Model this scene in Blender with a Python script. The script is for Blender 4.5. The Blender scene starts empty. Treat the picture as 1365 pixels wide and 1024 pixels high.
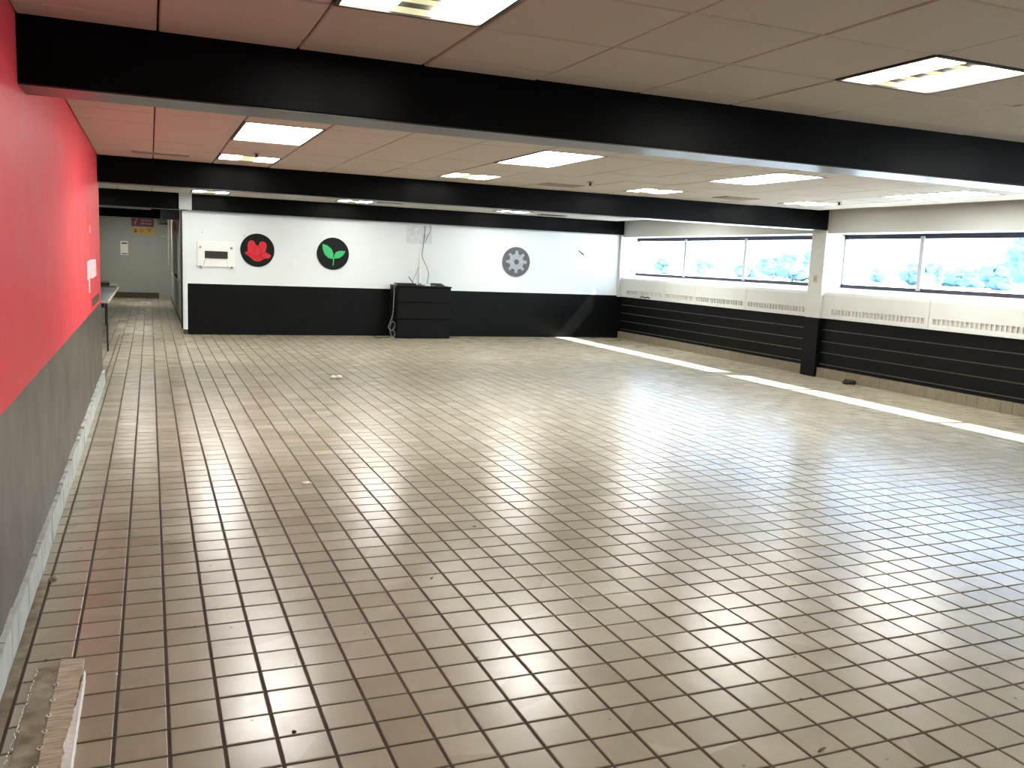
import bpy, bmesh, math, random
from mathutils import Vector, Matrix, noise
random.seed(7)
U = 0.16                       # one floor tile pitch in metres; coordinates below are in tiles
S = bpy.context.scene
C = S.collection
# ---------------------------------------------------------------- camera
F, YAW, PITCH, ROLL, CX, CY, H = 1170.477, 0.393561, 0.138544, 0.042382, 0.78047, -21.8342, 9.63319
def cam_axes():
    sy, cy, sp, cp = math.sin(YAW), math.cos(YAW), math.sin(PITCH), math.cos(PITCH)
    f = Vector((sy*cp, cy*cp, -sp)); r0 = Vector((cy, -sy, 0)); u0 = r0.cross(f)
    r = math.cos(ROLL)*r0 + math.sin(ROLL)*u0
    u = -math.sin(ROLL)*r0 + math.cos(ROLL)*u0
    return r, u, f
RX, UX, FX = cam_axes()
cd = bpy.data.cameras.new('camera'); cam = bpy.data.objects.new('camera', cd); C.objects.link(cam)
cd.sensor_fit = 'HORIZONTAL'; cd.sensor_width = 36; cd.lens = F/1365*36; cd.clip_end = 3000; cd.clip_start = .02
cd.shift_x = -0.5/1365
cam.matrix_world = Matrix(((RX.x, UX.x, -FX.x, CX*U), (RX.y, UX.y, -FX.y, CY*U), (RX.z, UX.z, -FX.z, H*U), (0, 0, 0, 1)))
S.camera = cam
def px(x, y, z):
    d = Vector((x-CX, y-CY, z-H)); w = d.dot(FX)
    if w <= .1: return None
    return 682.5+F*d.dot(RX)/w, 512-F*d.dot(UX)/w, w
# ---------------------------------------------------------------- light and exposure
S.view_settings.view_transform = 'Standard'; S.view_settings.look = 'None'
S.view_settings.gamma = 1; S.view_settings.use_curve_mapping = False
S.view_settings.exposure = 0.18
SKY = 8.0
LAMP = 26.0
w = bpy.data.worlds.new('sky'); S.world = w; w.use_nodes = True
nt = w.node_tree; bg = nt.nodes['Background']
tc = nt.nodes.new('ShaderNodeTexCoord'); sp_ = nt.nodes.new('ShaderNodeSeparateXYZ'); rp = nt.nodes.new('ShaderNodeValToRGB')
nt.links.new(tc.outputs['Generated'], sp_.inputs[0]); nt.links.new(sp_.outputs['Z'], rp.inputs[0]); nt.links.new(rp.outputs[0], bg.inputs[0])
rp.color_ramp.elements[0].position = 0.0; rp.color_ramp.elements[0].color = (.64, .80, 1, 1)
rp.color_ramp.elements[1].position = .6; rp.color_ramp.elements[1].color = (.40, .62, 1, 1)
bg.inputs[1].default_value = SKY
sun = bpy.data.lights.new('sun', 'SUN'); so = bpy.data.objects.new('sun', sun); C.objects.link(so)
sun.energy = 40; sun.angle = math.radians(.5); sun.color = (1, .97, .92)
so.rotation_euler = Vector((-1, .17, -1.13)).to_track_quat('-Z', 'Y').to_euler()
def portal(y0, y1, z0, z1, x):
    l = bpy.data.lights.new('window_portal', 'AREA'); o = bpy.data.objects.new('window_portal', l); C.objects.link(o)
    l.shape = 'RECTANGLE'; l.size = (z1-z0)*U; l.size_y = (y1-y0)*U; l.cycles.is_portal = True
    o.location = (x*U, (y0+y1)/2*U, (z0+z1)/2*U); o.rotation_euler = (0, math.radians(90), 0)
portal(46.2, 82.4, 8.3, 13.3, 61.75); portal(7.2, 44.3, 8.3, 13.3, 61.75); portal(-33, 5.5, 8.3, 13.3, 61.75)

# ---------------------------------------------------------------- materials
def srgb(r, g, b):
    f = lambda c: (c/255/12.92 if c/255 <= .04045 else ((c/255+.055)/1.055)**2.4)
    return (f(r), f(g), f(b), 1)
def mat(name, col, rough=.5, metal=0, spec=.5, var=0, vscale=6, col2=None, rvar=0, bump=0, bscale=60, emit=None, es=0, stretch=None, pos=True):
    m = bpy.data.materials.new(name); m.use_nodes = True; n = m.node_tree.nodes; l = m.node_tree.links
    b = n['Principled BSDF']; b.inputs['Base Color'].default_value = col; b.inputs['Roughness'].default_value = rough
    b.inputs['Metallic'].default_value = metal; b.inputs['Specular IOR Level'].default_value = spec
    src = None
    if var or rvar or bump or col2:
        g = n.new('ShaderNodeNewGeometry'); src = g.outputs['Position']
        if stretch:
            mp = n.new('ShaderNodeMapping'); mp.inputs['Scale'].default_value = stretch; l.new(src, mp.inputs[0]); src = mp.outputs[0]
    if var or rvar or col2:
        t = n.new('ShaderNodeTexNoise'); t.inputs['Scale'].default_value = vscale; t.inputs['Detail'].default_value = 6; t.inputs['Roughness'].default_value = .6
        l.new(src, t.inputs['Vector'])
        if col2 or var:
            r = n.new('ShaderNodeValToRGB'); r.color_ramp.elements[0].position = .35; r.color_ramp.elements[1].position = .68
            r.color_ramp.elements[0].color = col
            c2 = col2 or tuple(min(1, c*(1+var)) for c in col[:3])+(1,)
            r.color_ramp.elements[1].color = c2
            l.new(t.outputs[0], r.inputs[0]); l.new(r.outputs[0], b.inputs['Base Color'])
        if rvar:
            mr = n.new('ShaderNodeMapRange'); mr.inputs[1].default_value = .3; mr.inputs[2].default_value = .7
            mr.inputs[3].default_value = rough-rvar; mr.inputs[4].default_value = rough+rvar
            l.new(t.outputs[0], mr.inputs[0]); l.new(mr.outputs[0], b.inputs['Roughness'])
    if bump:
        t2 = n.new('ShaderNodeTexNoise'); t2.inputs['Scale'].default_value = bscale; t2.inputs['Detail'].default_value = 4; l.new(src, t2.inputs['Vector'])
        bp = n.new('ShaderNodeBump'); bp.inputs['Strength'].default_value = bump; bp.inputs['Distance'].default_value = .004
        l.new(t2.outputs[0], bp.inputs['Height']); l.new(bp.outputs[0], b.inputs['Normal'])
    if emit:
        b.inputs['Emission Color'].default_value = emit; b.inputs['Emission Strength'].default_value = es
    return m
def tile_mat():
    m = bpy.data.materials.new('quarry_tile'); m.use_nodes = True; n = m.node_tree.nodes; l = m.node_tree.links
    b = n['Principled BSDF']; g = n.new('ShaderNodeNewGeometry')
    dv = n.new('ShaderNodeVectorMath'); dv.operation = 'SCALE'; dv.inputs['Scale'].default_value = 1/U; l.new(g.outputs['Position'], dv.inputs[0])
    fl = n.new('ShaderNodeVectorMath'); fl.operation = 'FLOOR'; l.new(dv.outputs[0], fl.inputs[0])
    mk = n.new('ShaderNodeVectorMath'); mk.operation = 'MULTIPLY'; mk.inputs[1].default_value = (1, 1, 0); l.new(fl.outputs[0], mk.inputs[0])
    wn = n.new('ShaderNodeTexWhiteNoise'); wn.noise_dimensions = '3D'; l.new(mk.outputs[0], wn.inputs['Vector'])
    r = n.new('ShaderNodeValToRGB'); e = r.color_ramp.elements
    e[0].position = 0; e[0].color = srgb(150, 141, 120); e[1].position = 1; e[1].color = srgb(172, 166, 147)
    for p_, c_ in ((.25, (157, 149, 129)), (.5, (164, 157, 137)), (.75, (160, 151, 132)), (.9, (168, 161, 142))):
        x = e.new(p_); x.color = srgb(*c_)
    l.new(wn.outputs['Value'], r.inputs[0])
    t = n.new('ShaderNodeTexNoise'); t.inputs['Scale'].default_value = 6; t.inputs['Detail'].default_value = 5; t.inputs['Roughness'].default_value = .65
    l.new(g.outputs['Position'], t.inputs['Vector'])
    rr = n.new('ShaderNodeValToRGB'); rr.color_ramp.elements[0].position = .22; rr.color_ramp.elements[0].color = (.86, .85, .83, 1)
    rr.color_ramp.elements[1].position = .72; rr.color_ramp.elements[1].color = (1, 1, 1, 1); l.new(t.outputs[0], rr.inputs[0])
    mx = n.new('ShaderNodeMix'); mx.data_type = 'RGBA'; mx.blend_type = 'MULTIPLY'; mx.inputs[0].default_value = 1
    l.new(r.outputs[0], mx.inputs[6]); l.new(rr.outputs[0], mx.inputs[7])
    # small dark specks of dirt
    v = n.new('ShaderNodeTexVoronoi'); v.inputs['Scale'].default_value = 7; l.new(g.outputs['Position'], v.inputs['Vector'])
    sr = n.new('ShaderNodeValToRGB'); sr.color_ramp.elements[0].position = .03; sr.color_ramp.elements[0].color = (.35, .32, .28, 1)
    sr.color_ramp.elements[1].position = .06; sr.color_ramp.elements[1].color = (1, 1, 1, 1); l.new(v.outputs['Distance'], sr.inputs[0])
    m2 = n.new('ShaderNodeMix'); m2.data_type = 'RGBA'; m2.blend_type = 'MULTIPLY'; m2.inputs[0].default_value = .8
    l.new(mx.outputs[2], m2.inputs[6]); l.new(sr.outputs[0], m2.inputs[7]); l.new(m2.outputs[2], b.inputs['Base Color'])
    t3 = n.new('ShaderNodeTexNoise'); t3.inputs['Scale'].default_value = 28; t3.inputs['Detail'].default_value = 4; t3.inputs['Roughness'].default_value = .7
    l.new(g.outputs['Position'], t3.inputs['Vector'])
    mr = n.new('ShaderNodeMapRange'); mr.inputs[1].default_value = .1; mr.inputs[2].default_value = .9; mr.inputs[3].default_value = .17; mr.inputs[4].default_value = .31
    l.new(t3.outputs[0], mr.inputs[0]); l.new(mr.outputs[0], b.inputs['Roughness'])
    bp = n.new('ShaderNodeBump'); bp.inputs['Strength'].default_value = .05; bp.inputs['Distance'].default_value = .002
    l.new(t3.outputs[0], bp.inputs['Height']); l.new(bp.outputs[0], b.inputs['Normal'])
    b.inputs['Specular IOR Level'].default_value = .42
    return m
M = dict(
    tile=tile_mat(),
    grout=mat('grout', srgb(66, 56, 46), .9, var=.5, vscale=5),
    ceil=mat('ceiling_tile', srgb(190, 183, 172), .9, var=.10, vscale=90, bump=.25, bscale=160, spec=.2),
    ceilvoid=mat('ceiling_void', srgb(70, 62, 55), .9),
    red=mat('red_paint', srgb(226, 76, 84), .45, var=.06, vscale=3, rvar=.05, spec=.09),
    char=mat('charcoal_paint', (.0025, .0028, .003, 1), .32, var=.4, vscale=3, rvar=.05, spec=.18),
    lowgrey=mat('dark_grey_paint', srgb(84, 80, 71), .36, var=.08, vscale=3, rvar=.06, spec=.5),
    black=mat('black_paint', (.0018, .0018, .0018, 1), .34, var=.5, vscale=4, rvar=.05, bump=.04, bscale=14, spec=.07),
    under=mat('satin_dark_underside', (.02, .02, .02, 1), .28, var=.3, vscale=4, bump=.03, bscale=14, spec=.5),
    blockjoint=mat('joint_highlight', srgb(84, 84, 82), .6, var=.4, vscale=8),  # grey showing in the joints imitates light caught along the groove edges
    blockblack=mat('black_block_paint', (.0022, .0022, .0024, 1), .42, var=.5, vscale=9, rvar=.08, bump=.3, bscale=30, spec=.14),
    white=mat('white_wall_paint', srgb(224, 230, 231), .55, var=.03, vscale=1.5, rvar=.05),
    cream=mat('cream_paint', srgb(190, 193, 190), .5, var=.06, vscale=4, spec=.4),
    soffit=mat('soffit_paint', srgb(186, 189, 186), .6, var=.03, vscale=2),
    grille=mat('grille_plate', srgb(176, 172, 164), .6),  # light grey plate set back behind the slats
    base=mat('chipped_white_tile', srgb(208, 212, 206), .5, col2=srgb(180, 184, 176), vscale=9, bump=.35, bscale=30),
    curb=mat('curb_quarry', srgb(128, 119, 101), .7, col2=srgb(116, 107, 89), vscale=20, stretch=(1, 1, .6), bump=.2, spec=.3),
    dirt=mat('grimy_strip', srgb(104, 90, 70), .8, col2=srgb(158, 146, 126), vscale=10),
    hall=mat('hall_wall_paint', srgb(150, 151, 142), .6, var=.05, vscale=1.5),
    brownbase=mat('brown_base', srgb(66, 58, 42), .7, var=.2),
    alu=mat('grey_frame_paint', srgb(158, 162, 170), .4, var=.05),
    dalu=mat('dark_frame_paint', srgb(44, 44, 56), .5, var=.05, spec=.3),
    lens=mat('lit_lens', (1, 1, 1, 1), .4, emit=(1, .98, .93, 1), es=LAMP),
    tube=mat('lit_diffuser', (1, 1, 1, 1), .4, emit=(1, .98, .93, 1), es=LAMP*.8),
    louver=mat('louver_glow', (.12, .12, .07, 1), .5, emit=(1, .95, .58, 1), es=.6),  # emission stands in for tube light reflected off the louver cells
    trim=mat('fixture_trim', srgb(52, 44, 38), .5, var=.1),
    vent=mat('vent_metal', srgb(150, 138, 124), .6, var=.1),
    slot=mat('dark_slot', srgb(28, 25, 24), .6, var=.1),
    rack=mat('black_laminate', (.003, .0032, .0032, 1), .5, var=.3, vscale=12, spec=.15),
    plastic=mat('black_plastic', srgb(20, 20, 22), .4, var=.2),
    cable=mat('black_cable', srgb(34, 34, 34), .5, var=.1),
    gcable=mat('grey_cable', srgb(120, 122, 120), .5, var=.1),
    wplastic=mat('white_plastic', srgb(235, 235, 232), .4, var=.02),
    sheet=mat('cloudy_plastic_sheet', srgb(196, 202, 204), .3, col2=srgb(222, 226, 226), vscale=10, bump=.5, bscale=9),
    disc=mat('emblem_black', (.004, .006, .005, 1), .5, var=.1, spec=.2),
    discgrey=mat('emblem_grey', srgb(92, 94, 98), .5, col2=srgb(76, 78, 82), vscale=20),
    ered=mat('emblem_red', srgb(206, 24, 46), .5, var=.05),
    edred=mat('emblem_red_line', srgb(168, 18, 36), .5, var=.05),
    egreen=mat('emblem_green', srgb(50, 176, 104), .5, var=.05),
    egear=mat('emblem_gear', srgb(168, 174, 182), .45, col2=srgb(142, 148, 156), vscale=25),
    maroon=mat('maroon_sign', srgb(92, 22, 44), .5, var=.2, vscale=4),
    yellow=mat('yellow_sign', srgb(178, 146, 62), .5, var=.1, vscale=4),
    pink=mat('sign_pink', srgb(168, 110, 140), .5, var=.05),
    orange=mat('sign_orange', srgb(130, 60, 30), .5, var=.05),
    paper=mat('paper', srgb(226, 222, 212), .8, var=.04, vscale=30),
    torn=mat('torn_paper', srgb(246, 236, 238), .8, col2=srgb(238, 168, 176), vscale=16),
    laminate=mat('grey_tabletop', srgb(62, 64, 70), .35, var=.15, vscale=5),
    tedge=mat('table_edge', srgb(178, 166, 150), .5, var=.1),
    steel=mat('dark_steel', srgb(48, 48, 48), .4, metal=.6, var=.1),
    chrome=mat('steel', srgb(160, 160, 160), .3, metal=.9, var=.1),
    plank=mat('dirty_board', srgb(112, 96, 74), .6, col2=srgb(166, 154, 134), vscale=11, bump=.4, bscale=40),
    plank2=mat('scraped_board', srgb(204, 188, 164), .7, col2=srgb(150, 130, 104), vscale=24, stretch=(.5, 3, 1), bump=.4),
    plaster=mat('white_plaster', srgb(236, 232, 224), .8, var=.05, bump=.8, bscale=70),
    rub=mat('black_rag', srgb(22, 20, 20), .8, var=.3),
    leaf=mat('dry_leaf', srgb(84, 66, 44), .8, var=.2),
    tree=mat('distant_foliage', (.14, .225, .22, 1), .95, var=.12, vscale=.3, spec=.0),  # distance haze mixed into the foliage colour as pale cyan
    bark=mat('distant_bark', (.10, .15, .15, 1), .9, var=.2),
    lot=mat('sunlit_pavement', srgb(214, 220, 222), .9, var=.05, vscale=.05),
    brick=mat('exterior_wall', srgb(160, 150, 140), .8, var=.1),
)
def glass():
    m = bpy.data.materials.new('window_glass'); m.use_nodes = True; n = m.node_tree.nodes; l = m.node_tree.links
    n.remove(n['Principled BSDF']); o = n['Material Output']
    t = n.new('ShaderNodeBsdfTransparent'); t.inputs[0].default_value = (.96, .98, .98, 1)
    gl = n.new('ShaderNodeBsdfGlossy'); gl.inputs['Roughness'].default_value = .03
    fr = n.new('ShaderNodeFresnel'); fr.inputs[0].default_value = 1.3
    mx = n.new('ShaderNodeMixShader'); gb = n.new('ShaderNodeNewGeometry'); ml = n.new('ShaderNodeMath'); ml.operation = 'SUBTRACT'; ml.use_clamp = True; l.new(fr.outputs[0], ml.inputs[0]); l.new(gb.outputs['Backfacing'], ml.inputs[1]); l.new(ml.outputs[0], mx.inputs[0]); l.new(t.outputs[0], mx.inputs[1]); l.new(gl.outputs[0], mx.inputs[2])
    l.new(mx.outputs[0], o.inputs[0]); return m
M['glass'] = glass()
# ---------------------------------------------------------------- helpers (world tile units)
def tag(o, label=None, cat=None, group=None, kind=None):
    if label: o['label'] = label
    if cat: o['category'] = cat
    if group: o['group'] = group
    if kind: o['kind'] = kind
    return o
ORG = {}
def org(o): return ORG.get(o.name, Vector((0, 0, 0)))
def thing(name, label, cat, loc, group=None):
    o = bpy.data.objects.new(name, None); C.objects.link(o); o.empty_display_size = .1
    o.location = Vector(loc)*U; ORG[o.name] = Vector(loc)
    return tag(o, label, cat, group)
def obj(name, bm, m, parent=None, origin=None, smooth=False, local=False):
    """bm is in world tile units; the object's origin is at its parent's (or at origin)."""
    o_ = Vector(origin) if origin is not None else (org(parent) if parent else Vector((0, 0, 0)))
    if not local: bmesh.ops.translate(bm, verts=bm.verts, vec=-o_)
    bmesh.ops.scale(bm, verts=bm.verts, vec=(U, U, U))
    me = bpy.data.meshes.new(name); bm.to_mesh(me); bm.free()
    if smooth: me.shade_smooth()
    for mm in (m if isinstance(m, (list, tuple)) else [m]): me.materials.append(M[mm])
    o = bpy.data.objects.new(name, me); C.objects.link(o)
    if parent:
        o.parent = parent; o.location = (o_-org(parent))*U
    else: o.location = o_*U
    ORG[o.name] = o_
    return o
def B(): return bmesh.new()
def box(bm, x0, x1, y0, y1, z0, z1, mi=0):
    v = [bm.verts.new((x, y, z)) for x in (x0, x1) for y in (y0, y1) for z in (z0, z1)]
    fs = [bm.faces.new([v[i] for i in q]) for q in ((0, 1, 3, 2), (4, 6, 7, 5), (0, 4, 5, 1), (2, 3, 7, 6), (0, 2, 6, 4), (1, 5, 7, 3))]
    for f in fs: f.material_index = mi
    return v
def bbox(x0, x1, y0, y1, z0, z1, bev=0.0, seg=1):
    bm = B(); box(bm, x0, x1, y0, y1, z0, z1)
    if bev: bmesh.ops.bevel(bm, geom=list(bm.edges), offset=bev, segments=seg, affect='EDGES', clamp_overlap=True)
    return bm
def prism(bm, pts, axis, a, b):
    """pts: 2D outline in the other two axes (in xyz order), extruded from a to b along axis."""
    def P(p, t):
        q = list(p); q.insert(axis, t); return q
    A = [bm.verts.new(P(p, a)) for p in pts]; Bv = [bm.verts.new(P(p, b)) for p in pts]
    n = len(pts)
    bm.faces.new(A); bm.faces.new(Bv[::-1])
    for i in range(n): bm.faces.new((A[i], Bv[i], Bv[(i+1) % n], A[(i+1) % n]))
    bmesh.ops.recalc_face_normals(bm, faces=bm.faces)
def tube(bm, pts, r, seg=6):
    pts = [Vector(p) for p in pts]; rings = []
    for i, p in enumerate(pts):
        d = (pts[min(i+1, len(pts)-1)]-pts[max(i-1, 0)]).normalized()
        a = d.cross(Vector((0, 0, 1)));
        if a.length < .05: a = d.cross(Vector((1, 0, 0)))
        a.normalize(); b = d.cross(a)
        rings.append([bm.verts.new(p+r*(math.cos(t)*a+math.sin(t)*b)) for t in [k*2*math.pi/seg for k in range(seg)]])
    for A, Bq in zip(rings, rings[1:]):
        for k in range(seg): bm.faces.new((A[k], A[(k+1) % seg], Bq[(k+1) % seg], Bq[k]))
    bm.faces.new(rings[0][::-1]); bm.faces.new(rings[-1])
    bmesh.ops.recalc_face_normals(bm, faces=bm.faces)
def cyl(bm, c, r, axis, a, b, seg=32):
    prism(bm, [(c[0]+r*math.cos(k*2*math.pi/seg), c[1]+r*math.sin(k*2*math.pi/seg)) for k in range(seg)], axis, a, b)
def struct(name, bm, m, label=None, parent=None):
    o = obj(name, bm, m, parent)
    if not parent: o['kind'] = 'structure'
    if label: o['label'] = label
    return o
def smooth_pts(p, n=6):
    out = []
    P = [Vector(q) for q in p]
    for i in range(len(P)-1):
        p0, p1, p2, p3 = P[max(i-1, 0)], P[i], P[i+1], P[min(i+2, len(P)-1)]
        for k in range(n):
            t = k/n; out.append(.5*((2*p1)+(-p0+p2)*t+(2*p0-5*p1+4*p2-p3)*t*t+(-p0+3*p1-3*p2+p3)*t**3))
    out.append(P[-1]); return out

# ---------------------------------------------------------------- key dimensions (tiles)
XL, XR = -2.39, 59.3                 # red wall face, curb face
XG = 61.4                            # window plane
YB = 83.14                           # back wall face
ZC, ZB, ZS = 15.49, 13.75, 5.7       # ceiling, beam underside, paint stripe
Y0 = -34.0                           # wall behind the camera
YH = 156.0                           # far end of the hallway
XH = -9.0                            # left side of the hallway area
# ================================================================ FLOOR
bm = B()
box(bm, XH, 61.2, Y0, YH+1, -.6, -.03)
floor = struct('floor', bm, 'grout', 'floor of beige square quarry tiles with dark grout joints')
J = .033
def tile_geo(bm, cx, cy, hx=.5, hy=.5, dz=0, tx=0, ty=0):
    hx -= J; hy -= J; b = .018
    def P(x, y, z): return bm.verts.new((cx+x, cy+y, z+dz+tx*x+ty*y))
    t = [P(sx*(hx-b), sy*(hy-b), 0) for sx, sy in ((-1, -1), (1, -1), (1, 1), (-1, 1))]
    m_ = [P(sx*hx, sy*hy, -.012) for sx, sy in ((-1, -1), (1, -1), (1, 1), (-1, 1))]
    l_ = [P(sx*hx, sy*hy, -.035) for sx, sy in ((-1, -1), (1, -1), (1, 1), (-1, 1))]
    bm.faces.new(t)
    for A, Q in ((t, m_), (m_, l_)):
        for k in range(4): bm.faces.new((A[k], Q[k], Q[(k+1) % 4], A[(k+1) % 4]))
cells = []
for i in range(-2, 62):
    for j in range(-34, 83):
        x0, x1 = i, min(i+1, XR)
        if x1-x0 < .25: continue
        cells.append((x0, x1, j, j+1))
for j in range(-34, 83): cells.append((XL+.02, -2, j, j+1))
for i in range(-9, 5):
    for j in range(83, 156):
        cells.append((i, min(i+1, 4.3), j, j+1))
for i in range(-9, -2):
    for j in range(47, 83): cells.append((i, min(i+1, XL), j, j+1))
scored = []
for c in cells:
    p = px((c[0]+c[1])/2, (c[2]+c[3])/2, 0)
    s = 0
    if p and -20 < p[0] < 1385 and 0 < p[1] < 1040: s = (c[1]-c[0])*(c[3]-c[2])/p[2]**3
    scored.append((s, c))
scored.sort(key=lambda a: -a[0])
rnd = random.Random(3)
def jig(): return rnd.uniform(-.006, .004), rnd.gauss(0, .0022), rnd.gauss(0, .0022)
near = scored[:300]; rest = scored[300:]
bm = B(); tile_geo(bm, 0, 0); base_tile = None
for s, c in near:
    full = (c[1]-c[0]) > .99
    dz, tx, ty = jig(); cx, cy = (c[0]+c[1])/2, (c[2]+c[3])/2
    if full:
        if base_tile is None:
            base_tile = obj('tile', bm, 'tile', floor, origin=(0, 0, 0), local=True); o = base_tile
        else:
            o = base_tile.copy(); C.objects.link(o)
        o.location = (cx*U, cy*U, dz*U); o.rotation_euler = (ty, -tx, 0)
    else:
        b2 = B(); tile_geo(b2, 0, 0, (c[1]-c[0])/2, .5)
        o = obj('tile', b2, 'tile', floor, origin=(cx, cy, dz), local=True)
bm = B()
for s, c in rest:
    dz, tx, ty = [q_*.5 for q_ in jig()]
    tile_geo(bm, (c[0]+c[1])/2, (c[2]+c[3])/2, (c[1]-c[0])/2, (c[3]-c[2])/2, dz, tx, ty)
tag(obj('distant_tiles', bm, 'tile', floor), 'remaining floor tiles further into the room', kind='stuff')
# grimy strip where the base tiles have come away from the floor
bm = B(); box(bm, XL, -2.03, -12, 5.4, -.02, .012)
struct('trim_1', bm, 'dirt', 'grimy brown mortar strip along the foot of the red wall')
# purple-grey dusty mats of sun at the back wall are light, not geometry
# ================================================================ CEILING
bm = B(); box(bm, XH, 62.4, Y0, YH+1, ZC+.16, ZC+.7)
ceil = struct('ceiling', bm, 'ceilvoid', 'suspended ceiling of square mineral-fibre panels between black beams')
GP, GX = 3.8, 4.86
bays = [(-3.62, Y0, 5.42), (21.55, 7.21, 43.9), (75.1, 45.7, 82.3)]
xs = [GX+GP*k for k in range(-4, 16)]
lights = []          # (x0,x1,y0,y1,type,bay,col,row)
cols = [0, 4, 8, 12]
for ci, k in enumerate(cols):
    x0 = GX+GP*k
    lights.append((x0, x0+GP, -3.62, -3.62+GP, 'B', 0, ci, 'near'))
    lights.append((x0, x0+GP, -3.62-GP*4, -3.62-GP*3, 'B', 0, ci, 'behind'))
    lights.append((x0, x0+GP, 21.55, 21.55+2*GP, 'A', 1, ci, 'mid'))
    lights.append((x0, x0+GP, 21.55+4*GP, 21.55+5*GP, 'B', 1, ci, 'midfar'))
    lights.append((x0, x0+GP, 75.1-4*GP, 75.1-2*GP, 'A', 2, ci, 'hidden'))  # row out of view behind the beam, added to brighten the back wall
    if ci < 3:
        xf = x0+(GP if ci == 2 else 0); lights.append((xf, xf+GP, 75.1, 75.1+GP, 'B', 2, ci, 'far'))
for (a, b, c_) in ((0.0, 84.3+GP, 'hall'), (0.0, 138.2, 'hall3'), (-7.6, 45.7+4*GP, 'side')):
    hx = GX-2*GP if a == 0 else -7.2
    lights.append((hx, hx+GP, b, b+2*GP, 'A', 3, 0, c_))
def in_light(cx, cy):
    return any(a[0]-.1 < cx < a[1]+.1 and a[2]-.1 < cy < a[3]+.1 for a in lights)
panels = []
for yo, ya, yb in bays:
    k0 = math.floor((ya-yo)/GP)
    y = yo+k0*GP
    while y < yb:
        a, b = max(y, ya), min(y+GP, yb)
        if b-a > .2:
            for i in range(-1, 16):
                xa = XL if i < 0 else xs[0] if False else None
                x0_ = GX-2*GP+GP*i; x1_ = x0_+GP
                x0c, x1c = max(x0_, XL), min(x1_, 59.2)
                if x1c-x0c < .2: continue
                if not in_light((x0_+x1_)/2, y+GP/2): panels.append((x0c, x1c, a, b))
        y += GP
# hallway panels
for i in range(-4, 2):
    for j in range(19):
        a = 84.3+j*GP
        x0c, x1c = max(XH, GX-2*GP+GP*(i-1)), min(GX-2*GP+GP*i, 4.3)
        if x1c-x0c > .2 and not in_light((x0c+x1c)/2, a+GP/2): panels.append((x0c, x1c, a, min(a+GP, YH)))
for i in range(2):
    for j in range(10):
        a = 45.7+j*GP; (None if in_light(XH+(i+.5)*3.3, a+GP/2) else panels.append((XH+i*3.3, XH+(i+1)*3.3, a, min(a+GP, 82.3))))
def pscore(c):
    p = px((c[0]+c[1])/2, (c[2]+c[3])/2, ZC)
    if not p or not (-250 < p[0] < 1600 and -150 < p[1] < 330): return 0
    return (c[1]-c[0])*(c[3]-c[2])/p[2]**3
panels.sort(key=lambda c: -pscore(c))
G = .028
def panel_geo(bm, x0, x1, y0, y1, dz=0):
    b = .035
    z0, z1 = ZC+dz, ZC+.17
    top = [bm.verts.new(p) for p in ((x0+G, y0+G, z1), (x1-G, y0+G, z1), (x1-G, y1-G, z1), (x0+G, y1-G, z1))]
    mid = [bm.verts.new((p.co.x, p.co.y, z0+b)) for p in top]
    lo = [bm.verts.new(p) for p in ((x0+G+b, y0+G+b, z0), (x1-G-b, y0+G+b, z0), (x1-G-b, y1-G-b, z0), (x0+G+b, y1-G-b, z0))]
    bm.faces.new(lo[::-1])
    for A, Q in ((top, mid), (mid, lo)):
        for k in range(4): bm.faces.new((A[k], A[(k+1) % 4], Q[(k+1) % 4], Q[k]))
pm = None
for n_, c in enumerate(panels[:300]):
    full = abs(c[1]-c[0]-GP) < .01 and abs(c[3]-c[2]-GP) < .01
    cx, cy = (c[0]+c[1])/2, (c[2]+c[3])/2
    dz = rnd.uniform(-.02, .02)
    if full and pm is not None:
        o = pm.copy(); C.objects.link(o); o.location = (cx*U, cy*U, dz*U)
    else:
        b2 = B(); panel_geo(b2, *[v - (cx if q < 2 else cy) for q, v in enumerate(c)])
        o = obj('ceiling_panel', b2, 'ceil', ceil, origin=(cx, cy, 0), local=True); o.location.z = dz*U
        if full: pm = o
bm = B()
for c in panels[300:]: panel_geo(bm, *c, dz=rnd.uniform(-.02, .02))
if panels[300:]: tag(obj('distant_panels', bm, 'ceil', ceil), 'remaining ceiling panels further into the building', kind='stuff')
else: bm.free()
# ================================================================ WALLS
# left wall: red above, charcoal below
wl = struct('wall_left', bbox(XL-1.2, XL, Y0, 45.2, ZS, ZC+.3), 'red', 'long side wall painted red above and charcoal below')
struct('lower_paint', bbox(XL-1.2, XL+.004, Y0, 45.2, -.1, ZS), 'lowgrey', 'dark grey lower half', wl)
# chipped white base tiles
bl = struct('baseboard_left', bbox(XL-.02, XL+.03, Y0, 45.4, .02, .8), 'plaster', 'chipped white base tiles along the foot of the red wall')
y = -10.0; k = 0
while y < 45.3:
    y1 = min(y+1, 45.4)
    bm = B(); h0 = .92+rnd.uniform(-.05, .06); n = 4; pts = [(y+.015, .05 if y < 5 else 0.0)]
    pts = [(y+.012, .06 if y < 5 else 0), (y1-.012, .06 if y < 5 else 0)]
    for q in range(n, -1, -1): pts.append((y+.012+(y1-y-.024)*q/n, h0+rnd.uniform(-.035, .035)))
    prism(bm, pts, 0, XL, XL+.14+rnd.uniform(-.01, .012))
    obj('tile', bm, 'base', bl); y += 1
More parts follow.
